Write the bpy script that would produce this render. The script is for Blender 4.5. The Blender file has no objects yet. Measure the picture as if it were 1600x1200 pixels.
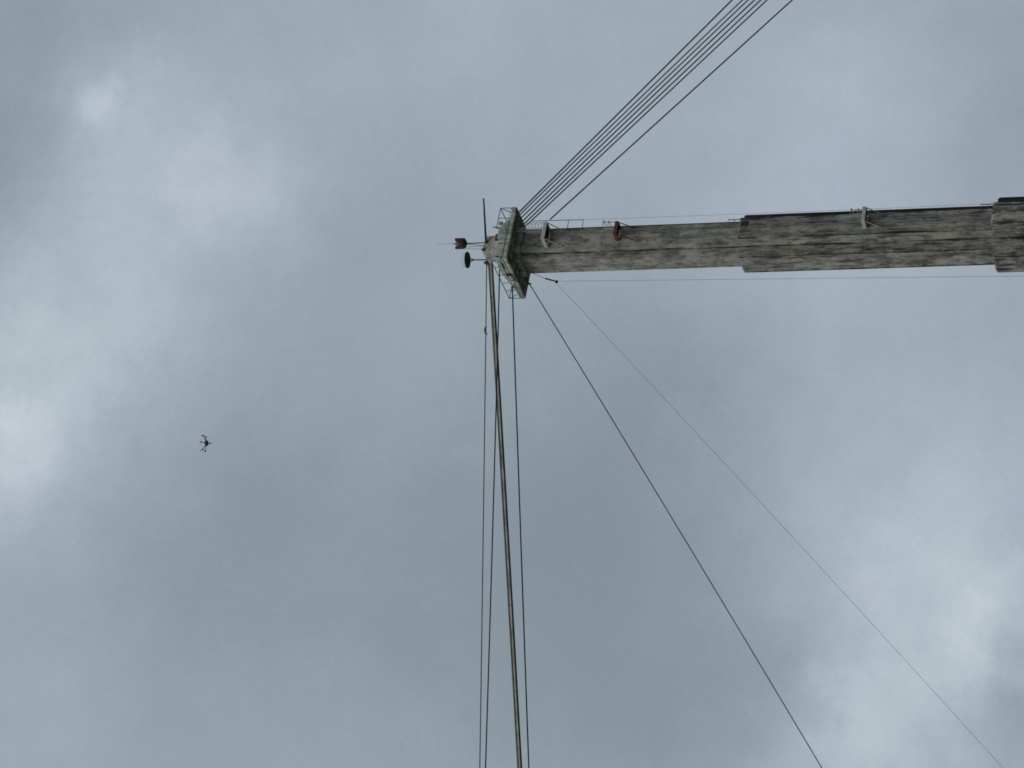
import bpy, bmesh, math, random
from mathutils import Vector, Matrix
random.seed(7)
R = math.radians
sc = bpy.context.scene
COL = sc.collection

# ------------------------------------------------------------------ viewpoint
F, PITCH, ROLL = 4800.0, 0.3270, -0.0207       # focal length in px of a 1600 px wide frame
EYE = Vector((0, 0, 1.6))
U_ = Vector((0, -math.sin(PITCH), math.cos(PITCH)))
FW = Vector((0, math.cos(PITCH), math.sin(PITCH)))
RT = Vector((1, 0, 0))
cx0, cy0 = -U_, RT                              # the camera was held on its side
CX = math.cos(ROLL) * cx0 + math.sin(ROLL) * cy0
CY = -math.sin(ROLL) * cx0 + math.cos(ROLL) * cy0
cam = bpy.data.cameras.new('camera')
cam.sensor_width = 36; cam.lens = 36 * F / 1600
cam.clip_start = 0.5; cam.clip_end = 20000
co = bpy.data.objects.new('camera', cam); COL.objects.link(co)
m3 = Matrix((CX, CY, -FW)).transposed()
co.matrix_world = Matrix.Translation(EYE) @ m3.to_4x4()
sc.camera = co

# tower frame: local x runs right-and-away, local y left-and-away
TX, TY = 12.913, 285.0
ZS = 97.035                                     # underside of the cap slab
V = Vector((TX, TY, 0)).normalized()
L = Vector((-V.y, V.x, 0))
PSI = 0.926
E1 = math.cos(PSI) * L + math.sin(PSI) * V      # local y
E2 = -math.sin(PSI) * L + math.cos(PSI) * V     # local x
TROT = math.atan2(E2.y, E2.x)
TM = Matrix.Translation((TX, TY, 0)) @ Matrix.Rotation(TROT, 4, 'Z')
TMI = TM.inverted()

def ray(px, py):
    return (FW * F + CX * (px - 800) - CY * (py - 600)).normalized()
def at(px, py, d=0.0):
    """point on the upright plane d metres behind the tower axis"""
    r = ray(px, py)
    base = Vector((TX, TY, 0)) + V * d
    return EYE + r * ((base - EYE).dot(V) / r.dot(V))
def lo(px, py, d=0.0):
    return TMI @ at(px, py, d)

# ------------------------------------------------------------------ materials
def lin(c):
    return tuple((v / 255 / 12.92) if v / 255 <= 0.04045 else ((v / 255 + 0.055) / 1.055) ** 2.4 for v in c)
def new_mat(name):
    m = bpy.data.materials.new(name); m.use_nodes = True
    nt = m.node_tree; b = nt.nodes['Principled BSDF']
    return m, nt, b
def N(nt, t, **kw):
    n = nt.nodes.new(t)
    for k, v in kw.items(): setattr(n, k, v)
    return n
def math_(nt, op, a, b=None, clamp=False):
    n = N(nt, 'ShaderNodeMath', operation=op, use_clamp=clamp)
    for i, s in enumerate((a, b)):
        if s is None: continue
        if isinstance(s, (int, float)): n.inputs[i].default_value = s
        else: nt.links.new(s, n.inputs[i])
    return n.outputs[0]
def mixc(nt, mode, fac, a, b):
    n = N(nt, 'ShaderNodeMix', data_type='RGBA', blend_type=mode)
    for i, s in ((0, fac), (6, a), (7, b)):
        if isinstance(s, (int, float)): n.inputs[i].default_value = s
        elif isinstance(s, tuple): n.inputs[i].default_value = (*s[:3], 1)
        else: nt.links.new(s, n.inputs[i])
    return n.outputs[2]
def noise(nt, vec, scale, detail=4, rough=0.55, map_=None, off=0.0):
    if map_:
        mp = N(nt, 'ShaderNodeMapping'); nt.links.new(vec, mp.inputs[0])
        mp.inputs['Scale'].default_value = map_; mp.inputs['Location'].default_value = (off, off * .7, off * 1.3)
        vec = mp.outputs[0]
    n = N(nt, 'ShaderNodeTexNoise'); nt.links.new(vec, n.inputs['Vector'])
    n.inputs['Scale'].default_value = scale; n.inputs['Detail'].default_value = detail
    n.inputs['Roughness'].default_value = rough
    return n.outputs[0]
def smooth(nt, x, a, b, c=0.0, d=1.0):
    n = N(nt, 'ShaderNodeMapRange', interpolation_type='SMOOTHSTEP')
    nt.links.new(x, n.inputs[0])
    for i, v in enumerate((a, b, c, d)): n.inputs[i + 1].default_value = v
    return n.outputs[0]

def concrete(name, base, stain=0.5, corner=None, streak=0.6, lifts=True, shaded_side=None, patch=0.5, arm=None, black=0.0):
    m, nt, b = new_mat(name)
    tc = N(nt, 'ShaderNodeTexCoord').outputs['Object']
    big = noise(nt, tc, 0.8, 6, 0.62, (1, 1, 0.5))
    mid = noise(nt, tc, 1.9, 7, 0.70, (1, 1, 0.55), 5)
    fine = noise(nt, tc, 9.0, 4, 0.6)
    strk = noise(nt, tc, 1.0, 7, 0.68, (2.4, 2.4, 0.24), 11)
    strk2 = noise(nt, tc, 1.0, 7, 0.66, (1.3, 1.3, 0.22), 23)
    col = mixc(nt, 'MIX', smooth(nt, big, .36, .64), tuple(v * .66 for v in base), tuple(v * 1.12 for v in base))
    pale = math_(nt, 'MULTIPLY', smooth(nt, mid, .52, .66), patch)
    col = mixc(nt, 'MIX', pale, col, (base[0] * 1.5, base[1] * 1.55, base[2] * 1.42))
    dk = math_(nt, 'MULTIPLY', smooth(nt, mid, .50, .36), .8)
    col = mixc(nt, 'MIX', dk, col, tuple(v * .30 for v in base))
    blot = noise(nt, tc, 0.9, 9, 0.75, (1, 1, 0.28), 41)
    bk = math_(nt, 'MULTIPLY', smooth(nt, blot, .54 - black, .66 - black), stain * .85)
    col = mixc(nt, 'MIX', bk, col, (.040, .038, .035))
    col = mixc(nt, 'MULTIPLY', .55, col, mixc(nt, 'MIX', fine, (.5, .5, .5), (1.35, 1.35, 1.35)))
    sep = N(nt, 'ShaderNodeSeparateXYZ'); nt.links.new(tc, sep.inputs[0])
    if lifts:                                     # pours, each a slightly different grey
        fz = math_(nt, 'FLOOR', math_(nt, 'MULTIPLY', sep.outputs[2], 1 / 1.83))
        wn = N(nt, 'ShaderNodeTexWhiteNoise', noise_dimensions='1D'); nt.links.new(fz, wn.inputs['W'])
        lift = mixc(nt, 'MIX', wn.outputs[0], (.84, .84, .84), (1.12, 1.12, 1.12))
        col = mixc(nt, 'MULTIPLY', 1.0, col, lift)
        fr = math_(nt, 'FRACT', math_(nt, 'MULTIPLY', sep.outputs[2], 1 / 1.83))
        jn = math_(nt, 'MULTIPLY', smooth(nt, fr, .045, .0), smooth(nt, mid, .42, .6))
        col = mixc(nt, 'MIX', math_(nt, 'MULTIPLY', jn, .6), col, tuple(v * .35 for v in base))
    s1 = math_(nt, 'MULTIPLY', smooth(nt, strk, .53 - black * .5, .63 - black * .5), streak)
    col = mixc(nt, 'MIX', s1, col, (.022, .022, .022))
    s2 = math_(nt, 'MULTIPLY', smooth(nt, strk2, .54, .66), stain * .8)
    col = mixc(nt, 'MIX', s2, col, (.030, .028, .028))
    if corner:                                    # shade of the cross's inner corners, painted as uneven dark bands
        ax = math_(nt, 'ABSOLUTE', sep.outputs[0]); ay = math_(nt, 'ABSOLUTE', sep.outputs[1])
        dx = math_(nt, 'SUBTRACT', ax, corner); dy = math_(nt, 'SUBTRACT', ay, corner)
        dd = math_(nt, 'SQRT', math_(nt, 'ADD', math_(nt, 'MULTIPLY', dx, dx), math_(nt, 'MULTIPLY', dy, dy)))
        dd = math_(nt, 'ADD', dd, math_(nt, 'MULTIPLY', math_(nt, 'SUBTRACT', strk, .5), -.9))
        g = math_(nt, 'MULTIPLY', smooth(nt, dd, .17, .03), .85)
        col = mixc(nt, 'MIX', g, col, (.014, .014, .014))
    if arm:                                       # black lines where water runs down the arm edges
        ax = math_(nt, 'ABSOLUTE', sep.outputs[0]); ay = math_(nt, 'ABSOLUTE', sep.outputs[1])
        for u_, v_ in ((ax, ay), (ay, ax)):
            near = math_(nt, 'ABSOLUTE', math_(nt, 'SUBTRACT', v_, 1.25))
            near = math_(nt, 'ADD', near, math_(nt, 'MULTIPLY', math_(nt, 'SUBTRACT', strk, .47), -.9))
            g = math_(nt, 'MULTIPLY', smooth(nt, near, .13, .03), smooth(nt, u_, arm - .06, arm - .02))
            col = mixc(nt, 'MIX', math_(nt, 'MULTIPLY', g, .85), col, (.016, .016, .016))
    if shaded_side:                                  # shade on the recessed right-hand arm faces, painted near-black
        g = smooth(nt, math_(nt, 'ADD', sep.outputs[0], math_(nt, 'MULTIPLY', math_(nt, 'SUBTRACT', strk, .5), .5)), shaded_side - .10, shaded_side + .10)
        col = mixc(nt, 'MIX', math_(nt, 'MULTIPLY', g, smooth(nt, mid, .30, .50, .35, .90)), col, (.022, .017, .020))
    nt.links.new(col, b.inputs['Base Color'])
    b.inputs['Roughness'].default_value = .93
    b.inputs['Specular IOR Level'].default_value = .2
    bp = N(nt, 'ShaderNodeBump'); bp.inputs['Strength'].default_value = .6; bp.inputs['Distance'].default_value = .05
    nt.links.new(math_(nt, 'ADD', mid, strk), bp.inputs['Height']); nt.links.new(bp.outputs[0], b.inputs['Normal'])
    return m
def paint(name, c, rough=.6, metal=0.0, var=.25, rust=0.0, scale=3.0):
    m, nt, b = new_mat(name)
    tc = N(nt, 'ShaderNodeTexCoord').outputs['Object']
    n = noise(nt, tc, scale, 5, .6)
    col = mixc(nt, 'MIX', smooth(nt, n, .3, .7), tuple(v * (1 - var) for v in c), tuple(v * (1 + var) for v in c))
    if rust:
        n2 = noise(nt, tc, scale * 1.7, 6, .65, (1, 1, 1), 9)
        col = mixc(nt, 'MIX', math_(nt, 'MULTIPLY', smooth(nt, n2, .46, .62), rust), col, (.075, .035, .022))
    nt.links.new(col, b.inputs['Base Color'])
    b.inputs['Roughness'].default_value = rough; b.inputs['Metallic'].default_value = metal
    return m

C1 = (.345, .328, .288)
M = {
 'conc1': concrete('weathered_concrete_upper', C1, stain=.45, corner=1.25, streak=.5, patch=.6, shaded_side=1.52),
 'conc2': concrete('weathered_concrete_middle', C1, stain=.75, corner=1.25, streak=.65, shaded_side=1.7, patch=.5, arm=2.50, black=.032),
 'conc3': concrete('weathered_concrete_lower', (.35, .334, .296), stain=1.0, corner=1.25, streak=.9, shaded_side=1.8, patch=.6, arm=3.42, black=.06),
 'cap': concrete('pale_cap_concrete', (.47, .485, .435), stain=.3, streak=.3, lifts=False, patch=.3),
 'under': concrete('stained_soffit_concrete', (.36, .35, .32), stain=.8, streak=.6, lifts=False, patch=.8),
 'saddle': paint('faded_saddle_paint', (.37, .355, .32), .7, 0, .2, .45, 1.4),
 'steel': paint('galvanised_steel', (.22, .23, .24), .5, .3, .2, .25),
 'rail': paint('dull_grey_rail_paint', (.20, .21, .22), .6, .2, .2, .2),
 'dark': paint('black_painted_steel', (.014, .014, .018), .55, .2, .3),
 'rust': paint('rusted_steel', (.085, .050, .040), .8, .1, .35, .6),
 'rustdark': paint('dark_rusted_steel', (.050, .030, .028), .8, .1, .35, .6),
 'pale': paint('pale_green_paint', (.42, .45, .40), .6, 0, .15, .12),
 'rope': paint('dark_wire_rope', (.020, .022, .026), .6, .3, .2, 0, 1.0),
 'rope_grey': paint('grey_wire_rope', (.125, .125, .122), .6, .3, .2, 0, .5),
 'rope_pale': paint('weathered_wire_rope', (.43, .405, .36), .7, .1, .3, .35, .35),
 'wire': paint('thin_grey_wire', (.16, .17, .185), .6, .2, .15),
 'red': paint('faded_red_paint', (.15, .022, .024), .5, 0, .35, .2, 4),
 'maroon': paint('maroon_steel', (.040, .014, .020), .6, 0, .3, .2, 4),
 'white': paint('off_white_porcelain', (.55, .55, .52), .4, 0, .1),
 'guard': paint('bleached_guard_plastic', (.42, .45, .47), .5, 0, .05),
 'plastic': paint('black_plastic', (.012, .012, .018), .45, 0, .2),
 'carbon': paint('grey_carbon_fibre', (.05, .056, .06), .5, 0, .2),
 'bird': paint('dark_plumage', (.022, .022, .024), .8, 0, .3),
}

# ------------------------------------------------------------------ mesh helpers
def box(bm, c, s, mat=None):
    r = bmesh.ops.create_cube(bm, size=1.0)
    T = Matrix.Translation(c) @ (mat or Matrix()) @ Matrix.Diagonal((s[0], s[1], s[2], 1))
    bmesh.ops.transform(bm, matrix=T, verts=r['verts'])
    return r['verts']
def frame_of(a, b):
    z = (b - a).normalized()
    x = z.cross(Vector((0, 0, 1)) if abs(z.z) < .9 else Vector((0, 1, 0))).normalized()
    return x, z.cross(x)
def tube(bm, pts, r, n=8, r2=None):
    pts = [Vector(p) for p in pts]
    rings = []
    for i, p in enumerate(pts):
        a = pts[max(0, i - 1)]; b = pts[min(len(pts) - 1, i + 1)]
        x, y = frame_of(a, b)
        rr = r if r2 is None else r + (r2 - r) * i / (len(pts) - 1)
        rings.append([bm.verts.new(p + rr * (x * math.cos(2 * math.pi * k / n) + y * math.sin(2 * math.pi * k / n))) for k in range(n)])
    for a, b in zip(rings, rings[1:]):
        for k in range(n):
            bm.faces.new((a[k], a[(k + 1) % n], b[(k + 1) % n], b[k]))
    bm.faces.new(list(reversed(rings[0]))); bm.faces.new(rings[-1])
def beam(bm, a, b, w, h):
    """rectangular bar from a to b, w sideways, h upwards"""
    a = Vector(a); b = Vector(b); z = (b - a)
    ln = z.length; z.normalize()
    up = Vector((0, 0, 1)) if abs(z.z) < .95 else Vector((0, 1, 0))
    x = z.cross(up).normalized(); y = x.cross(z)
    Mx = Matrix((x, z, y)).transposed().to_4x4()
    box(bm, (a + b) / 2, (w, ln, h), Mx)
def prism(bm, poly, z0, z1, poly1=None):
    p1 = poly1 or poly
    a = [bm.verts.new((x, y, z0)) for x, y in poly]; b = [bm.verts.new((x, y, z1)) for x, y in p1]
    n = len(poly)
    for i in range(n): bm.faces.new((a[i], a[(i + 1) % n], b[(i + 1) % n], b[i]))
    bm.faces.new(list(reversed(a))); bm.faces.new(b)
def lathe(bm, prof, n=28, c=(0, 0, 0)):
    rings = []
    for r, z in prof:
        rings.append([bm.verts.new((c[0] + r * math.cos(2 * math.pi * k / n), c[1] + r * math.sin(2 * math.pi * k / n), c[2] + z)) for k in range(n)])
    for a, b in zip(rings, rings[1:]):
        for k in range(n): bm.faces.new((a[k], a[(k + 1) % n], b[(k + 1) % n], b[k]))
    bm.faces.new(list(reversed(rings[0]))); bm.faces.new(rings[-1])
def obj(name, bm, mat, parent=None, bevel=0.0, sm=False, loc=None):
    bmesh.ops.recalc_face_normals(bm, faces=bm.faces)
    if loc is not None:
        bmesh.ops.translate(bm, verts=bm.verts, vec=-Vector(loc))
    me = bpy.data.meshes.new(name); bm.to_mesh(me); bm.free()
    if sm:
        for p in me.polygons: p.use_smooth = True
    me.materials.append(M[mat] if isinstance(mat, str) else mat)
    o = bpy.data.objects.new(name, me); COL.objects.link(o)
    if loc is not None: o.location = loc
    if parent: o.parent = parent
    if bevel:
        md = o.modifiers.new('bevel', 'BEVEL'); md.width = bevel; md.segments = 2; md.limit_method = 'ANGLE'
    return o
def BM(): return bmesh.new()
def tag(o, label, cat, group=None):
    o['label'] = label; o['category'] = cat
    if group: o['group'] = group
    return o
def thing(name, label, cat, mat=None, group=None):
    o = bpy.data.objects.new(name, None); COL.objects.link(o)
    if mat is not None: o.matrix_world = mat
    o.empty_display_size = .5
    return tag(o, label, cat, group)

# ------------------------------------------------------------------ the tower
tower = thing('concrete_tower', 'tall weathered grey concrete tower, cross-shaped in plan, with a square cap on top', 'tower', TM)
W = 1.25
def plus(r, w=W):
    return [(-w, -r), (w, -r), (w, -w), (r, -w), (r, w), (w, w), (w, r), (-w, r), (-w, w), (-r, w), (-r, -w), (-w, -w)]
def zat(px, py, d): return at(px, py, d).z
R1, R2, R3, R4, R5 = 1.75, 2.50, 3.42, 4.5, 5.4
Z2 = zat(1163, 422, -.3); Z3 = zat(1559, 422, -.3)
Z4, Z5 = Z3 - 25.0, 0.0
def section(r, z0, z1, mat, taper=.35):
    """a shaft section with chamfered ledge on its top"""
    bm = BM()
    body = plus(r); zc = z1 - .22
    n = max(1, int((zc - z0) / 1.83))
    zs = [z0 + (zc - z0) * i / n for i in range(n + 1)]
    rings = []
    for z in zs:
        rings.append([bm.verts.new((x + random.uniform(-.006, .006), y + random.uniform(-.006, .006), z)) for x, y in body])
    rr = random.uniform(.02, .04)
    rings.append([bm.verts.new((x * (1 - rr) if abs(x) > 1.3 else x, y * (1 - rr) if abs(y) > 1.3 else y, z1)) for x, y in body])
    for a, b in zip(rings, rings[1:]):
        for k in range(12): bm.faces.new((a[k], a[(k + 1) % 12], b[(k + 1) % 12], b[k]))
    bm.faces.new(list(reversed(rings[0]))); bm.faces.new(rings[-1])
    return obj('shaft_section', bm, mat, tower)
ZC = ZS - .62
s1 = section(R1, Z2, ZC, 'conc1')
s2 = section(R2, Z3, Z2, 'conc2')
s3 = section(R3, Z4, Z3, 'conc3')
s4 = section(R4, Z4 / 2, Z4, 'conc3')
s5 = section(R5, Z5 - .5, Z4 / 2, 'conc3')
s2['label'] = 'wider middle shaft section with dark streaks'
s3['label'] = 'widest visible shaft section, blackened by algae'

# capital under the slab
CXo, CYo = -.09, .07
HX, HY = 6.18 / 2, 6.787 / 2
bm = BM()
prism(bm, plus(R1 + .12, W + .12), ZS - .62, ZS - .40, plus(R1 + .24, W + .24))
prism(bm, plus(R1 + .24, W + .24), ZS - .397, ZS - .003)
obj('capital', bm, 'under', tower, .02)
# slab: dark soffit skin and pale edge
bm = BM(); box(bm, (CXo, CYo, ZS + .03), (2 * HX - .05, 2 * HY - .05, .06)); 
for k in range(-2, 3):
    box(bm, (CXo + k * 1.15, CYo, ZS - .05), (.16, 2 * HY - .5, .094))
obj('soffit', bm, 'under', tower)
bm = BM()
box(bm, (CXo, CYo, ZS + .26), (2 * HX, 2 * HY, .40))
obj('cap_slab', bm, 'cap', tower, .03)
# raised beam, highest over the near corner, falling away towards the slab ends
bm = BM()
z0 = ZS + .463; z1 = ZS + 1.24
x0, y0 = CXo - HX + .02, CYo - HY + .02
xr, xe = x0 + 3.9, x0 + 4.7
yr, ye = y0 + 2.6, CYo + HY - 1.3
def wedge(bm, pts_top, zt):
    pass
hts = [[z1, z1, z0 + .12], [z1 - .02, z1 - .02, z0 + .12], [z0 + .18, z0 + .18, z0 + .06]]
gx = [x0, xr, xe]; gy = [y0, yr, ye]
top = [[bm.verts.new((gx[i], gy[j], hts[j][i])) for i in range(3)] for j in range(3)]
bot = [[bm.verts.new((gx[i], gy[j], z0)) for i in range(3)] for j in range(3)]
for j in range(2):
    for i in range(2):
        bm.faces.new((top[j][i], top[j][i + 1], top[j + 1][i + 1], top[j + 1][i]))
        bm.faces.new((bot[j][i], bot[j + 1][i], bot[j + 1][i + 1], bot[j][i + 1]))
for k in range(2):
    bm.faces.new((bot[0][k], bot[0][k + 1], top[0][k + 1], top[0][k]))
    bm.faces.new((bot[2][k + 1], bot[2][k], top[2][k], top[2][k + 1]))
    bm.faces.new((bot[k + 1][0], bot[k][0], top[k][0], top[k + 1][0]))
    bm.faces.new((bot[k][2], bot[k + 1][2], top[k + 1][2], top[k][2]))
obj('cap_beam', bm, 'cap', tower, .04)
# coping lines and fittings on the near-left face
bm = BM()
beam(bm, (x0 - .05, y0 + .1, ZS + .50), (x0 - .05, ye + 1.1, ZS + .50), .06, .10)
beam(bm, (x0 - .05, y0 + .1, ZS + .86), (x0 - .05, yr + .8, ZS + .78), .05, .06)
obj('edge_moulding', bm, 'pale', tower)
for t in (1.05, 2.35, 3.3):
    bm = BM(); beam(bm, (x0 + t, y0 - .03, z0 + .02), (x0 + t, y0 - .03, z1 - .05), .10, .05); obj('stiffener', bm, 'cap', tower)
bm = BM(); beam(bm, (x0 + .05, y0 - .04, ZS + .50), (xe - .2, y0 - .04, ZS + .50), .05, .05); obj('edge_moulding', bm, 'rail', tower)
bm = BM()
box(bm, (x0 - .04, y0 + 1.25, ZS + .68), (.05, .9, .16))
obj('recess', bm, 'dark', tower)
bm = BM()
p = lo(804, 430, -1.2)
box(bm, (x0 - .13, y0 + 2.55, ZS + .52), (.18, .26, .42))
box(bm, (x0 - .12, y0 + 3.35, ZS + .42), (.16, .3, .22))
beam(bm, (x0 - .16, y0 + 2.5, ZS + .55), (x0 - .16, y0 + 3.4, ZS + .30), .05, .05)
fit = obj('winch_bracket', bm, 'maroon', tower)
for yy, zz in ((2.82, .40), (3.12, .30), (3.62, .28)):
    bm = BM(); lathe(bm, [(.05, -.14), (.11, -.1), (.11, .06), (.07, .14)], 10, (x0 - .24, y0 + yy, ZS + zz))
    obj('insulator', bm, 'white', fit)
bm = BM()
beam(bm, (x0 - .05, y0 + .02, ZS + .62), (x0 - .05, y0 + .02, ZS + 1.16), .16, .3)
box(bm, (x0 + .1, y0 + .12, z1 + .10), (.3, .22, .2))
obj('corner_bracket', bm, 'pale', tower, .01)
bm = BM(); box(bm, (x0 + .15, y0 + .0, z1 - .28), (.18, .1, .3)); obj('junction_box', bm, 'dark', tower)
# boxes on the far right end of the beam
bm = BM()
box(bm, (x0 + 3.2, y0 + .35, z1 + .12), (1.3, .5, .22))
box(bm, (x0 + 3.55, y0 + .10, z1 - .35), (.7, .3, .4))
obj('equipment_box', bm, 'saddle', tower, .02)
bm = BM(); box(bm, (x0 + 2.75, y0 + .30, z1 + .30), (.75, .16, .34)); obj('equipment_box', bm, 'rustdark', tower, .02)
bm = BM(); a = lo(778.5, 355, -1.5); b = lo(770.5, 355, -1.5); tube(bm, [a, b], .07, 8); obj('antenna_stub', bm, 'steel', tower)  # short upright antenna bar, not a lamp

# saddle housing on top
bm = BM()
prof = [(2.05, 1.95, z0), (1.9, 1.8, z1 + .2), (1.42, 1.35, z1 + .65), (1.10, 1.04, z1 + 1.05), (.94, .92, z1 + 1.55), (.92, .88, z1 + 2.3), (.84, .80, z1 + 2.48)]
rings = []
for hx, hy, z in prof:
    t_ = min(1, max(0, (z - z1) / 1.1))
    rings.append([bm.verts.new((sx * hx + .1 + .32 * t_, sy * hy + .1 - .16 * t_, z)) for sx, sy in ((-1, -1), (1, -1), (1, 1), (-1, 1))])
for a, b in zip(rings, rings[1:]):
    for k in range(4): bm.faces.new((a[k], a[(k + 1) % 4], b[(k + 1) % 4], b[k]))
bm.faces.new(list(reversed(rings[0]))); bm.faces.new(rings[-1])
saddle = obj('saddle_housing', bm, 'saddle', tower, .03)
for t in (-.8, -.2, .45):                              # stiffening ribs down both near faces
    for side in (0, 1):
        bm = BM(); P = []
        for hx, hy, z in prof[1:-1]:
            t_ = min(1, max(0, (z - z1) / 1.1)); ox, oy = .1 + .32 * t_, .1 - .16 * t_
            P.append((t * hx + ox, -hy + oy, z) if side == 0 else (-hx + ox, t * hy + oy, z))
        tube(bm, P, .06, 4)
        obj('rib', bm, 'saddle', saddle)
for (px, py, d, r) in ((755.5, 390, -.95, .15), (759.5, 410.5, -.8, .17), (763, 413.2, -.9, .13)):
    bm = BM(); p = lo(px, py, d)
    bmesh.ops.create_icosphere(bm, subdivisions=2, radius=r, matrix=Matrix.Translation(p) @ Matrix.Diagonal((1, 1, 1.5, 1)))
    box(bm, p + Vector((.05, .05, -.1)), (.3, .3, .12))
    obj('cable_shoe', bm, 'rustdark', saddle)
bm = BM(); a = lo(767, 405, -1.2); b = lo(779, 404.5, -2.2); tube(bm, [a, b], .07, 8); b2 = lo(783, 400, -2.6); tube(bm, [b, b2], .06, 8)
obj('pipe', bm, 'pale', saddle)

# anchor blocks and clamps where the ropes meet the head
for (px, py, d) in ((827.5, 443.5, 1.55), (800.5, 449, -1.0), (779.5, 406, -2.3)):
    bm = BM(); p = lo(px, py, d); lathe(bm, [(.06, -.15), (.10, -.1), (.10, .1), (.06, .15)], 12, p); obj('rope_socket', bm, 'steel', tower, sm=False)
bm = BM()
tube(bm, [(x0 + 1.7, y0 - .09, ZS + .1), (x0 + 1.7, y0 - .09, z1 - .1), (x0 + 1.7, y0 + .5, z1 + .06)], .05, 6)
obj('conduit', bm, 'rail', tower)
bm = BM()
tube(bm, [(x0 + 4.3, y0 + .1, z0), (x0 + 4.3, y0 + .1, z0 + 1.0)], .05, 6); box(bm, (x0 + 4.3, y0 + .1, z0 + .9), (.3, .2, .34))
obj('junction_box', bm, 'steel', tower)
# railings round the slab
def railing(a, b, n, hgt=1.22, brace=True):
    bm = BM()
    a = Vector(a); b = Vector(b); up = Vector((0, 0, 1))
    tube(bm, [a + up * hgt, b + up * hgt], .044, 6)
    tube(bm, [a + up * .12, b + up * .12], .022, 6)
    for i in range(n + 1):
        p = a.lerp(b, i / n)
        tube(bm, [p, p + up * hgt], .040, 6)
    if brace:
        q = (b - a) / n
        tube(bm, [a + up * hgt, a + q * .5 + up * .05], .022, 6)
        tube(bm, [b + up * hgt, b - q * .5 + up * .05], .022, 6)
    return obj('guard_rail', bm, 'rail', tower)
zt = ZS + .46
ax, bx = CXo - HX + .06, CXo + HX - .06
ay, by = CYo - HY + .06, CYo + HY - .06
railing((ax, ay + .2, zt), (ax, by, zt), 5)
railing((ax + 3.6, ay, zt), (bx, ay, zt), 2)
railing((bx, ay, zt), (bx, by, zt), 4)
railing((ax, by, zt), (bx, by, zt), 4)

# ladder on the near-right arm face, with a cage under the slab, landings and conduit
def ladder(y, xc, z0, z1, wid=.42, name='ladder', standoff=None, lr=.038, mat='pale'):
    bm = BM()
    for s in (-1, 1): tube(bm, [(xc + s * wid / 2, y, z0), (xc + s * wid / 2, y, z1)], lr, 6)
    z = z0 + .2
    while z < z1:
        tube(bm, [(xc - wid / 2, y, z), (xc + wid / 2, y, z)], .014, 5); z += .33
    if standoff:
        z = z0 + .5
        while z < z1:
            for s in (-1, 1): tube(bm, [(xc + s * wid / 2, y, z), (xc + s * wid / 2, standoff, z)], .02, 5)
            z += 2.4
    return obj(name, bm, mat, tower)
zl1 = zat(852, 370, -2.2)                     # first landing
zl2 = zat(962, 372, -2.2); zl3 = zat(1350, 353, -2.8)
XL = .72
lad = ladder(-R1 - .62, XL + .15, zl1 - .2, ZS - .01, .36, 'ladder', None)
ladder(-R1 - .15, XL - .1, Z2 + .02, zl1 - .3, .30, 'ladder', -R1, .024, 'steel')
ladder(-R2 - .15, -.05, Z3 + .02, Z2 - .25, .30, 'ladder', -R2, .024, 'steel')
bm = BM()                                      # cage
zt0, zt1 = zl1 + .35, ZS - 1.25
ncz = 6
cage_c = Vector((XL + .1, -R1 - .95, 0))
for i in range(ncz):
    z = zt0 + (zt1 - zt0) * i / (ncz - 1)
    pts = [(cage_c.x + .52 * math.cos(t), cage_c.y + .50 * math.sin(t), z) for t in [R(a) for a in range(-220, 41, 20)]]
    tube(bm, pts, .018, 5)
for a in (-220, -180, -140, -90, -40, 0, 40):
    x = cage_c.x + .52 * math.cos(R(a)); y = cage_c.y + .50 * math.sin(R(a))
    tube(bm, [(x, y, zt0), (x, y, zt1)], .015, 5)
obj('safety_cage', bm, 'guard', tower)
def landing(z, r, xa, xb, dep, mat, hgt=.30, tb=0.1):
    """bracketed landing wrapped round the ladder: xa..xb along the face, dep out from it"""
    yf = -r - .003; yo = -r - dep
    bm = BM()
    beam(bm, (xa, yf, z), (xa, yo, z), tb, hgt)
    beam(bm, (xa - tb / 2, yo, z), (xb, yo, z), tb, hgt)
    beam(bm, (xb, yo - tb / 2, z), (xb, yf, z), tb, hgt)
    ld = obj('landing', bm, mat, tower)
    bm = BM()
    for i in range(7):
        x = xa + .1 + (xb - xa - .2) * i / 6
        box(bm, (x, (yf + yo) / 2, z - .02), ((xb - xa) / 7.5, dep - tb * 1.5, .04))
    obj('grating', bm, 'dark', ld)
    bm = BM()
    for x in (xa, xb):
        beam(bm, (x, yo + .05, z - hgt / 2), (x, yf, z - 1.55), .06, .07)
    obj('brace', bm, mat, ld)
    return ld
landing(zl1, R1, -.86, 1.0, 1.47, 'pale', .36, .12)
landing(zl2, R1, -.35, 1.05, 1.05, 'rust', .34, .16)
landing(zl3, R2, -.55, 1.0, 1.15, 'pale', .34, .14)
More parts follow.
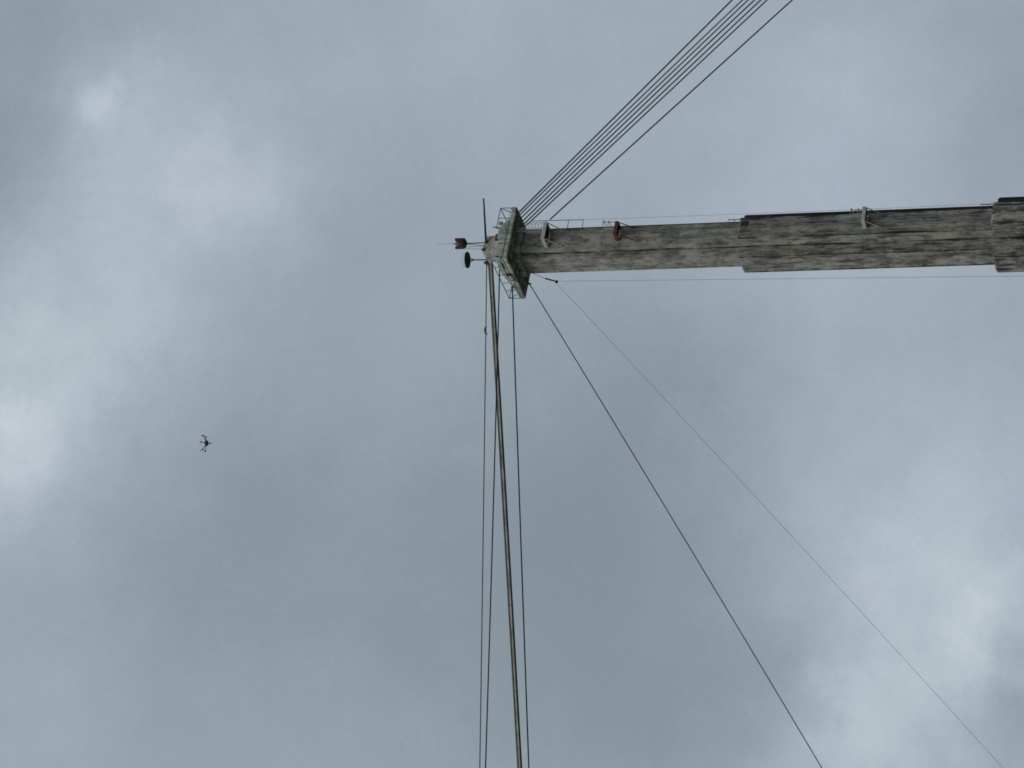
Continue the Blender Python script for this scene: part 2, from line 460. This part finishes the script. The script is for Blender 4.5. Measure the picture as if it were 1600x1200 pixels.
# ladder guide pipe with its ties beside the landing
bm = BM()
g0 = lo(829, 345.5, -1.9); g1 = lo(912, 343.2, -1.9)
tube(bm, [g0, g1], .045, 6)
for px in (888.5, 911.5):
    a = lo(px, 343.8, -1.9); qx, qy = W - .1, -R1 + .02; dq = V.dot(E2 * qx + E1 * qy)
    tube(bm, [a, Vector((qx, qy, lo(px - 2.5, 355, dq).z))], .038, 6)
obj('guide_pipe', bm, 'rail', tower)
for (ps) in (((943, 344), (951, 344.5), (963, 345.5)), ((1330, 325), (1341, 325.5), (1352, 326.5))):
    bm = BM()
    for k in (0, 1):
        px, py = ps[k]
        a = lo(px, py, -1.6); tube(bm, [a, lo(px - 1.5, py + 9, -1.6)], .042, 5); tube(bm, [a, lo(px + 4, py + 9, -1.6)], .042, 5)
    tube(bm, [lo(ps[0][0], ps[0][1] + 3, -1.6), lo(ps[2][0], ps[2][1] + 1.5, -1.6)], .042, 5)
    obj('tie_bracket', bm, 'rail', tower)
for (xa, xb, ya, yb) in ((1137.5, 1157, 343.5, 348), (1532, 1556, 319.5, 325)):   # rails standing on the ledges
    bm = BM(); d = -.6
    tube(bm, [lo(xb + 3, ya - .8, d), lo(xa, ya, d), lo(xa, yb + 1, d)], .055, 6)
    tube(bm, [lo((xa + xb) / 2, ya - .3, d), lo((xa + xb) / 2, yb + 1, d)], .05, 6)
    obj('ledge_rail', bm, 'rail', tower)
# dark cleft at the section heads
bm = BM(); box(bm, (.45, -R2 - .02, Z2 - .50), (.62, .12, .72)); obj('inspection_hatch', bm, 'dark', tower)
# conduits clipped to the shaft
bm = BM()
tube(bm, [(-.2, -R1 - .05, Z2 + .1), (-.2, -R1 - .05, zl2 - .5)], .04, 6)
tube(bm, [(-.95, -R2 - .05, Z3 + .1), (-.95, -R2 - .05, Z2 - .3)], .035, 6)
tube(bm, [(.55, -R2 - .05, Z3 + .1), (.55, -R2 - .05, Z2 - 1.2)], .04, 6)
tube(bm, [(.7, -R3 - .05, Z4 + .1), (.7, -R3 - .05, Z3 - .3)], .05, 6)
obj('conduit', bm, 'steel', tower)
bm = BM()
for r, za, zb in ((R1, Z2 + .05, ZC - 5), (R2, Z3 + .05, Z2 - .3), (R3, Z4, Z3 - .3)):
    tube(bm, [(W + .08, r * .86, za), (W + .08, r * .86, zb)], .06, 6)
obj('downpipe', bm, 'dark', tower)
# outrigger rod with weight, and the thin wires it holds off the shaft
bm = BM()
o0 = lo(827, 425, 2.2); o1 = lo(852, 435.2, 2.2); o2 = lo(866.5, 439, 2.2); o3 = lo(869.5, 440.2, 2.2)
tube(bm, [o0, o1], .025, 6); tube(bm, [o1, o2], .075, 8)
bmesh.ops.create_icosphere(bm, subdivisions=2, radius=.17, matrix=Matrix.Translation(o3))
obj('outrigger', bm, 'dark', tower)

# ------------------------------------------------------------------ wires and cables
def catmull(P, n=6):
    P = [Vector(p) for p in P]
    Q = [P[0] * 2 - P[1]] + P + [P[-1] * 2 - P[-2]]
    out = []
    for i in range(1, len(Q) - 2):
        for k in range(n):
            t = k / n; a, b, c, d = Q[i - 1:i + 3]
            out.append(.5 * ((2 * b) + (c - a) * t + (2 * a - 5 * b + 4 * c - d) * t * t + (3 * b - a - 3 * c + d) * t ** 3))
    out.append(P[-1]); return out
def fitline(pts):
    """smooth sag curve x(y) through measured points: least-squares quadratic"""
    n = len(pts); ym = sum(p[1] for p in pts) / n
    S = [sum((p[1] - ym) ** k for p in pts) for k in range(5)]
    B = [sum(p[0] * (p[1] - ym) ** k for p in pts) for k in range(3)]
    A = Matrix(((S[0], S[1], S[2]), (S[1], S[2], S[3]), (S[2], S[3], S[4])))
    c = A.inverted() @ Vector(B)
    return lambda y: c[0] + c[1] * (y - ym) + c[2] * (y - ym) ** 2
def cable(pts, ys, d0, k, r, mat, label, name='cable', cat='cable', group=None, off=0.0, n=28, quad=True):
    """pts: seen course (x, y) in a 1600 px frame; ys: y-range; depth d0 + k * metres run"""
    f = fitline(pts) if quad else None
    P = []
    for i in range(n + 1):
        y = ys[0] + (ys[1] - ys[0]) * i / n
        x = f(y) + off
        run = abs(y - ys[0]) / 15.95
        P.append(at(x, y, d0 + k * run))
    bm = BM(); tube(bm, P, r * 1.12, 8)
    o = obj(name, bm, mat, None, sm=True, loc=P[0])
    return tag(o, label, cat, group)

up = {  # six backstays
 0: [(811.5, 331), (903.5, 240), (943, 200), (1044, 100), (1100, 43.5), (1144, 0)],
 1: [(814, 334), (910, 240), (940, 211), (1056, 100), (1100, 57), (1160, 0)],
 2: [(817, 338), (917.5, 240), (940, 219), (1064.5, 100), (1100, 65.5), (1168.5, 0)],
 3: [(821, 341.5), (925.5, 240), (946.5, 220), (1073.5, 100), (1100, 74.5), (1178.5, 0)],
 4: [(824, 345), (934, 240), (955.5, 220), (1083, 100), (1100, 83), (1188.5, 0)],
 5: [(829, 346), (942, 240), (964, 220), (1092, 100), (1100, 91.5), (1198.5, 0)],
}
ordn = ['outermost dark stay cable of the slanting bundle, farthest from the tower shaft',
        'second stay cable from the outer side of the slanting bundle',
        'third stay cable from the outer side of the slanting bundle',
        'fourth stay cable from the outer side of the slanting bundle',
        'fifth stay cable from the outer side, next to the innermost of the slanting bundle',
        'innermost stay cable of the slanting bundle, nearest to the tower shaft']
for i in range(6):
    y0_ = up[i][0][1]
    cable(up[i], (y0_ + 14, -420), 1.6 + .12 * i, .28, (.068, .056, .058, .062, .062, .062)[i], 'rope', ordn[i], 'stay_cable', 'cable', 'stay cables slanting down from the tower cap')
cable([(860, 342), (960, 252), (996, 220), (1100, 124.5), (1105, 120), (1238, 0)], (343, -420), -1.2, .22, .066, 'rope',
      'lone dark cable running from the top landing beside the slanting bundle', 'stay_cable', 'cable')
# cables to the suspended platform
cable([(760.3, 415), (760, 440), (759.5, 500), (757.5, 640), (756, 760), (754.5, 860), (753, 980), (751.3, 1080), (749.7, 1200)], (411, 1500), -.5, -.35, .050, 'rope_grey',
      'thin grey cable hanging leftmost, with a bird passing it', 'main_cable', 'cable')
cable([(780, 440), (778.8, 500), (777, 560), (775.5, 640), (771.8, 760), (768.5, 860), (765.3, 980), (762.3, 1080), (758.7, 1200)], (404, 1500), -2.2, -.35, .058, 'rope',
      'dark cable that crosses the thick rope bundle, next to the thin grey cable', 'main_cable', 'cable')
cable([(801, 460), (802.2, 500), (804, 560), (806.8, 640), (811, 760), (814.3, 860), (818.7, 980), (822, 1080), (826.3, 1200)], (447, 1500), -1.0, -.35, .060, 'rope',
      'dark cable dropping from the railing corner, on the shaft side of the rope bundle', 'main_cable', 'cable')
bun = [(768.3, 440), (771, 500), (775, 560), (780.2, 640), (786.8, 760), (792.8, 860), (799.3, 980), (805.3, 1080), (812, 1200)]
bl = ['dark outer rope on the left of the thick rope bundle', 'weathered brownish rope, second in the thick bundle',
      'weathered pale rope, third in the thick bundle', 'darkest outer rope on the shaft side of the thick bundle']
for i, (o_, m_, r_, dd) in enumerate(((-2.75, 'rope_grey', .070, 0), (-.95, 'rope_pale', .078, .06), (.95, 'rope_pale', .074, -.05), (2.8, 'rope', .074, .05))):
    cable(bun, (410, 1500), -.9 + dd, -.35, r_, m_, bl[i], 'main_cable', 'cable', 'ropes of the thick main bundle', off=o_)
cable([(827, 443), (880, 530.5), (908, 576), (960, 660), (1068, 840), (1092, 880), (1200, 1057.5), (1212, 1080), (1284, 1200)], (441, 1500), 1.6, .1, .046, 'rope',
      'dark cable running diagonally down from under the cap across the open sky', 'tie_cable', 'cable')
cable([(869.5, 440.5), (896, 473), (960, 539), (1055, 642), (1130, 722), (1204, 802), (1276, 880), (1318, 926), (1380, 994), (1435, 1052), (1566, 1200)], (440.5, 1500), 2.2, .1, .0155, 'wire',
      'hair-thin faint wire sloping away from the weighted outrigger rod', 'wire', 'wire')
def wire(P, r, mat, label):
    bm = BM(); tube(bm, P, r, 6); o = obj('wire', bm, mat, None, loc=P[0]); return tag(o, label, 'wire')
P = [at(870 + (1720 - 870) * i / 12, 439.5 - 9.5 * (i / 12), 2.2 + .4 * i / 12) for i in range(13)]
wire(P, .015, 'wire', 'thin vertical wire hanging from the outrigger alongside the plain side of the shaft')
P = [at(912 + (1600 - 912) * i / 12, 343.2 - 27.5 * (i / 12) + 1.2 * math.sin(math.pi * i / 12), -1.9 - 1.6 * i / 12) for i in range(13)]
wire(P, .013, 'wire', 'thin vertical wire beside the landings on the ladder side of the shaft')

# ------------------------------------------------------------------ mast fittings on the saddle
bt = at(755, 379.8, -.2)
bea = thing('warning_beacon', 'red cage-shaped warning beacon with a lightning rod, on a short laddered mast', 'beacon', Matrix.Translation(bt) @ Matrix.Rotation(TROT, 4, 'Z'))
BI = bea.matrix_world.inverted()
def bl_(px, py, d=-.2): return BI @ at(px, py, d)
hb = bl_(726, 380.3)                       # bottom of the housing
bm = BM(); tube(bm, [bl_(757, 379.3), bl_(726, 380.6)], .055, 8); tube(bm, [bl_(757, 384.0, -.6), bl_(729, 381.3)], .03, 6); obj('mast', bm, 'dark', bea)
bm = BM()
ra, rb = bl_(757, 384.3, -.7), bl_(727, 385.3, -.7); rc, rd = bl_(757, 390.2, -.7), bl_(727, 387.8, -.7)
tube(bm, [ra, rb], .022, 6); tube(bm, [rc, rd], .022, 6)
for t in (.15, .35, .55, .75, .93): tube(bm, [ra.lerp(rb, t), rc.lerp(rd, t)], .016, 5)
obj('ladder', bm, 'steel', bea)
bm = BM(); lathe(bm, [(.2, -.2), (.50, -.02), (.545, .10), (.545, .18)], 28, hb); obj('base_pan', bm, 'maroon', bea, sm=False)
for c0 in (0, 180):                                # two curved guard plates, one each side
    bm = BM(); ra_ = math.atan2(L.y, L.x) - TROT + R(c0)
    prev = None
    for k in range(13):
        a = ra_ + R(-62 + 124 * k / 12)
        h1 = .98 - .16 * abs(k - 6) / 6
        q = [bm.verts.new(hb + Vector((r_ * math.cos(a), r_ * math.sin(a), z_))) for r_, z_ in ((.50, .12), (.55, .12), (.55, h1), (.52, h1))]
        if prev:
            for m_ in range(4): bm.faces.new((prev[m_], prev[(m_ + 1) % 4], q[(m_ + 1) % 4], q[m_]))
        else: bm.faces.new(q)
        prev = q
    bm.faces.new(list(reversed(prev)))
    obj('guard_plate', bm, 'maroon', bea)
bm = BM(); lathe(bm, [(.47, .16), (.47, .60), (.40, .76), (.12, .86)], 24, hb); obj('lamp', bm, 'red', bea, sm=True)
bm = BM(); lathe(bm, [(.12, .862), (.12, 1.0), (.05, 1.15)], 12, hb)
tp = hb + Vector((0, 0, 1.1)); tube(bm, [tp, bl_(681, 381.4)], .026, 6, .010); obj('lightning_rod', bm, 'steel', bea)

dt = at(758, 406, -.6)
dis = thing('disc_antenna', 'black round disc on a thin post beside the red beacon', 'antenna', Matrix.Translation(dt) @ Matrix.Rotation(TROT, 4, 'Z'))
DI = dis.matrix_world.inverted()
dc = DI @ at(731, 406.2, -.6)
bm = BM(); tube(bm, [Vector((0, 0, -.2)), dc], .06, 8)
j = DI @ at(741.5, 406, -.6)
for a in (100, 220, 340): tube(bm, [j, dc + Vector((.33 * math.cos(R(a)), .33 * math.sin(R(a)), 0))], .03, 6)
obj('post', bm, 'dark', dis)
bm = BM(); lathe(bm, [(.3, -.06), (.80, -.02), (.83, .03), (.80, .09), (.2, .12)], 36, dc); obj('disc', bm, 'dark', dis, sm=False)
bm = BM()
for k in range(24):
    a = 2 * math.pi * k / 24
    tube(bm, [dc + Vector((.74 * math.cos(a), .74 * math.sin(a), .08)), dc + Vector((.66 * math.cos(a), .66 * math.sin(a), .42))], .010, 4)
for rr, zz in ((.70, .25), (.66, .42)):
    tube(bm, [dc + Vector((rr * math.cos(2 * math.pi * k / 24), rr * math.sin(2 * math.pi * k / 24), zz)) for k in range(25)], .012, 4)
obj('guard_ring', bm, 'guard', dis)

jp = at(759.5, 381, -.5); je = at(755.6, 310, -.5)
jb = thing('boom_pole', 'thick black pole sticking straight out sideways from the saddle housing', 'pole', Matrix.Translation(jp))
bm = BM(); v = je - jp; tube(bm, [Vector(), v * .985], .115, 10, .075); obj('pole', bm, 'dark', jb, sm=False)
bm = BM(); tube(bm, [v * .98, v], .085, 10); obj('end_cap', bm, 'plastic', jb)

# ------------------------------------------------------------------ drone
dr_c = EYE + ray(322.3, 692.6) * 205.0
vd = ray(322.3, 692.6); horiz = Vector((vd.x, vd.y, 0)).normalized()
drone = thing('drone', 'small black six-armed camera drone hovering in the open sky', 'drone',
              Matrix.Translation(dr_c) @ Matrix.Rotation(math.atan2(horiz.y, horiz.x) - math.pi / 2, 4, 'Z') @ Matrix.Rotation(R(5), 4, 'X'))
# local x = to the viewer's right, y = away
bm = BM()
prism(bm, [(-.17, -.10), (-.12, -.17), (.12, -.17), (.17, -.10), (.17, .10), (.12, .17), (-.12, .17), (-.17, .10)], -.10, .05)
prism(bm, [(-.16, -.08), (.16, -.08), (.16, .08), (-.16, .08)], -.05, .03)
prism(bm, [(-.08, -.1), (.08, -.1), (.08, .1), (-.08, .1)], .062, .11, [(-.05, -.07), (.05, -.07), (.05, .07), (-.05, .07)])
obj('body', bm, 'plastic', drone, .015)
RA = .56
for k, ang in enumerate((100, 40, -20, -80, -140, 160)):
    a = R(ang); dx, dy = -math.cos(a), math.sin(a)      # image-left is +cos
    # far arms appear low, near arms high when seen from beneath
    dy = -dy
    tip = Vector((dx * RA, dy * RA, .15))
    bm = BM(); tube(bm, [Vector((dx * .1, dy * .1, 0)), tip],   .030, 6, .022)
    arm = obj('arm', bm, 'carbon', drone)
    bm = BM(); lathe(bm, [(.035, -.06), (.042, -.03), (.042, .03), (.02, .05)], 12, tip); obj('motor', bm, 'plastic', arm)
    bm = BM(); pa = R((20, 65, 130, 10, 100, 75)[k])
    for s in (1, -1):
        c, sn = math.cos(pa) * s, math.sin(pa) * s
        hub = tip + Vector((0, 0, .055))
        q = [(.0, .014), (.07, .026), (.19, .014), (.19, -.004), (.07, -.016), (.0, -.014)]
        vs = [bm.verts.new(hub + Vector((c * u - sn * w_, sn * u + c * w_, .004 + w_ * .25 + u * .06))) for u, w_ in q]
        vt = [bm.verts.new(v_.co + Vector((0, 0, .006))) for v_ in vs]
        bm.faces.new(vs); bm.faces.new(list(reversed(vt)))
        for i in range(6): bm.faces.new((vs[i], vt[i], vt[(i + 1) % 6], vs[(i + 1) % 6]))
    obj('propeller', bm, 'carbon', arm)
bm = BM(); tube(bm, [(0, 0, -.08), (0, 0, -.24)], .018, 6)
obj('gimbal_post', bm, 'carbon', drone)
bm = BM(); box(bm, (0, -.01, -.285), (.085, .11, .10)); lathe(bm, [(.035, 0), (.035, .05)], 10, (0, 0, -.25)); tube(bm, [(0, -.06, -.29), (0, -.10, -.29)], .03, 10)
obj('camera_head', bm, 'plastic', drone, .01)

# ------------------------------------------------------------------ soaring bird
bc = EYE + ray(758.8, 516.5) * 288.0
bmx = Matrix.Translation(bc) @ Matrix.Rotation(R(-12), 4, 'Z') @ Matrix.Rotation(R(4), 4, 'X') @ Matrix.Diagonal((.70, .70, .70, 1))
me = bpy.data.meshes.new('bird'); bm = BM()
# local x: wing span, y: towards the tail; one continuous body built on a skinned skeleton
vs = {}
def bv(k, x, y, z): vs[k] = bm.verts.new((x, y, z))
bv('tail', 0, .27, .0); bv('rump', 0, .14, .0); bv('chest', 0, 0, .0); bv('neck', 0, -.10, .01); bv('head', 0, -.16, .015); bv('beak', 0, -.20, .005)
for s in (-1, 1):
    bv(('a', s), s * .14, -.05, .05); bv(('b', s), s * .30, -.03, .04); bv(('c', s), s * .46, .03, -.06); bv(('d', s), s * .58, .09, -.17)
for a, b in (('tail', 'rump'), ('rump', 'chest'), ('chest', 'neck'), ('neck', 'head'), ('head', 'beak')): bm.edges.new((vs[a], vs[b]))
for s in (-1, 1):
    bm.edges.new((vs['chest'], vs[('a', s)])); bm.edges.new((vs[('a', s)], vs[('b', s)])); bm.edges.new((vs[('b', s)], vs[('c', s)])); bm.edges.new((vs[('c', s)], vs[('d', s)]))
order = list(vs.keys())
bm.verts.index_update(); idx = {k: vs[k].index for k in order}
bm.to_mesh(me); bm.free()
bo = bpy.data.objects.new('bird', me); COL.objects.link(bo); bo.matrix_world = bmx
sk = bo.modifiers.new('skin', 'SKIN'); ss = bo.modifiers.new('sub', 'SUBSURF'); ss.levels = 1; ss.render_levels = 2
rad = {'tail': (.07, .02), 'rump': (.06, .04), 'chest': (.075, .065), 'neck': (.04, .04), 'head': (.035, .035), 'beak': (.010, .010)}
for k, i in idx.items():
    sv = me.skin_vertices[0].data[i]
    if isinstance(k, tuple): sv.radius = {'a': (.085, .14), 'b': (.075, .15), 'c': (.06, .12), 'd': (.03, .06)}[k[0]]
    else: sv.radius = rad[k]
    sv.use_root = (k == 'chest')
me.materials.append(M['bird'])
tag(bo, 'small dark bird soaring with drooped wings beside the thin grey cable', 'bird')

# ------------------------------------------------------------------ ground
m, nt, b = new_mat('grassy_ground')
tc = N(nt, 'ShaderNodeTexCoord').outputs['Object']
nn = noise(nt, tc, .02, 8, .6)
nt.links.new(mixc(nt, 'MIX', smooth(nt, nn, .35, .65), (.06, .075, .045), (.12, .13, .085)), b.inputs['Base Color'])
b.inputs['Roughness'].default_value = 1
bm = BM()
g = 24; S = 6000
vv = [[None] * (g + 1) for _ in range(g + 1)]
for i in range(g + 1):
    for j in range(g + 1):
        fx = (i / g * 2 - 1); fy = (j / g * 2 - 1)
        x = S * fx * abs(fx); y = S * fy * abs(fy) + 200
        rr = math.hypot(x, y - 150)
        h = 0 if rr < 450 else min(1, (rr - 450) / 2500) * (20 + 18 * math.sin(x * .0021) * math.cos(y * .0017))
        vv[i][j] = bm.verts.new((x, y, h))
for i in range(g):
    for j in range(g): bm.faces.new((vv[i][j], vv[i + 1][j], vv[i + 1][j + 1], vv[i][j + 1]))
go = obj('ground', bm, m, None, sm=True); go['kind'] = 'structure'

# ------------------------------------------------------------------ sky: overcast layer over a daylight sky
SUN_EL, SUN_AZ = R(46), R(-157)            # azimuth measured clockwise from +Y
w = bpy.data.worlds.new('World'); sc.world = w; w.use_nodes = True
nt = w.node_tree; bg = nt.nodes['Background']
sky = N(nt, 'ShaderNodeTexSky', sky_type='NISHITA', sun_disc=False)
sky.sun_elevation = SUN_EL; sky.sun_rotation = SUN_AZ
gen = N(nt, 'ShaderNodeTexCoord').outputs['Generated']
def vmath(op, a, b):
    n = N(nt, 'ShaderNodeVectorMath', operation=op)
    for i, s in enumerate((a, b)):
        if s is None: continue
        if isinstance(s, (tuple, Vector)): n.inputs[i].default_value = tuple(s)
        elif isinstance(s, (int, float)): n.inputs['Scale'].default_value = s
        else: nt.links.new(s, n.inputs[i])
    return n
wn1 = N(nt, 'ShaderNodeTexNoise'); nt.links.new(gen, wn1.inputs['Vector'])
wn1.inputs['Scale'].default_value = 26; wn1.inputs['Detail'].default_value = 8; wn1.inputs['Roughness'].default_value = .62
wv = vmath('SUBTRACT', wn1.outputs['Color'], (.5, .5, .5)).outputs[0]
wn = N(nt, 'ShaderNodeVectorMath', operation='SCALE'); nt.links.new(wv, wn.inputs[0]); wn.inputs['Scale'].default_value = .05
warp = vmath('ADD', gen, wn.outputs[0]).outputs[0]
# brighter and darker places in the cloud layer: (x, y, radius px, amount)
BLOBS = [
 (150, 185, 45, .13), (175, 200, 150, .15), (110, 150, 110, .06), (300, 330, 220, .17), (330, 230, 140, .05), (230, 420, 200, .10), (380, 300, 110, .10),
 (0, 700, 120, .07), (30, 760, 110, .05), (-10, 600, 180, .11), (90, 480, 190, .10), (230, 560, 180, .08), (-60, 650, 260, .22), (70, 670, 120, .07), (40, 1150, 180, .08),
 (30, 60, 170, -.10), (0, 230, 130, -.10), (560, 60, 300, .10), (750, 30, 220, .05), (560, 330, 160, -.05),
 (1150, 150, 330, .12), (1350, 260, 220, .10), (1400, 60, 160, .06), (1580, 190, 180, -.08), (1530, 30, 160, -.02),
 (500, 880, 300, -.12), (900, 950, 300, -.18), (950, 700, 260, -.13), (1080, 560, 180, -.08), (330, 800, 200, -.05),
 (1450, 1130, 220, .19), (1340, 1180, 160, .10), (1520, 1000, 150, .10), (1400, 920, 200, .13), (1560, 760, 240, .16), (1300, 1150, 130, .10), (1480, 950, 150, .10),
 (1240, 1070, 75, -.12), (1590, 1100, 90, -.22), (1150, 1100, 120, -.04), (1350, 620, 300, .12), (700, 500, 260, .02),
 (1050, 1130, 200, -.06), (150, 950, 250, -.02),
]
acc = None
for (bx_, by_, br, am) in BLOBS:
    dvec = ray(bx_, by_)
    dn = N(nt, 'ShaderNodeVectorMath', operation='DISTANCE'); nt.links.new(warp, dn.inputs[0]); dn.inputs[1].default_value = tuple(dvec)
    s = smooth(nt, dn.outputs['Value'], br * 1.45 / F, 0.0, 0.0, am)
    acc = s if acc is None else math_(nt, 'ADD', acc, s)
n1 = noise(nt, gen, 9.0, 8, .55); n2 = noise(nt, gen, 34.0, 8, .6, (1, 1, 1), 3.1)
acc = math_(nt, 'ADD', acc, math_(nt, 'MULTIPLY', math_(nt, 'SUBTRACT', n1, .5), .12))
n3 = noise(nt, gen, 520.0, 6, .8, (1, 1, 1), 7.7)
acc = math_(nt, 'ADD', acc, math_(nt, 'MULTIPLY', math_(nt, 'SUBTRACT', n2, .5), math_(nt, 'ADD', math_(nt, 'MULTIPLY', math_(nt, 'MAXIMUM', acc, 0.0), .9), .12)))
acc = math_(nt, 'ADD', acc, math_(nt, 'MULTIPLY', math_(nt, 'SUBTRACT', n3, .5), .17))
acc = math_(nt, 'ADD', acc, .41)
rp = N(nt, 'ShaderNodeValToRGB'); nt.links.new(acc, rp.inputs[0])
el = rp.color_ramp.elements
STR = .1
stops = [(0.0, (122, 133, 143)), (.25, (138, 150, 160)), (.42, (152, 164, 174)), (.62, (167, 179, 190)), (.82, (185, 196, 205)), (1.0, (205, 213, 219))]
while len(el) < len(stops): el.new(.5)
for e, (p_, c_) in zip(el, stops):
    e.position = p_; e.color = (*lin(c_), 1)
sc10 = mixc(nt, 'MULTIPLY', 1.0, rp.outputs[0], (1 / STR, 1 / STR, 1 / STR))
tint = mixc(nt, 'MIX', smooth(nt, noise(nt, gen, 14.0, 6, .55, (1, 1, 1), 12.3), .40, .60), (.99, 1.0, .985), (1.0, .995, 1.012))
sc10 = mixc(nt, 'MULTIPLY', 1.0, sc10, tint)
fin = mixc(nt, 'MIX', .985, sky.outputs[0], sc10)
nt.links.new(fin, bg.inputs[0]); bg.inputs[1].default_value = STR

sl = bpy.data.lights.new('sun', 'SUN'); sl.energy = 1.2; sl.angle = R(25); sl.color = (1, .97, .92)
so = bpy.data.objects.new('sun', sl); COL.objects.link(so)
sd = Vector((math.sin(SUN_AZ) * math.cos(SUN_EL), math.cos(SUN_AZ) * math.cos(SUN_EL), math.sin(SUN_EL)))
so.rotation_euler = sd.to_track_quat('Z', 'Y').to_euler()

sc.view_settings.view_transform = 'Standard'; sc.view_settings.look = 'None'
sc.view_settings.exposure = 0; sc.view_settings.gamma = 1

sc.cycles.filter_width = 1.7
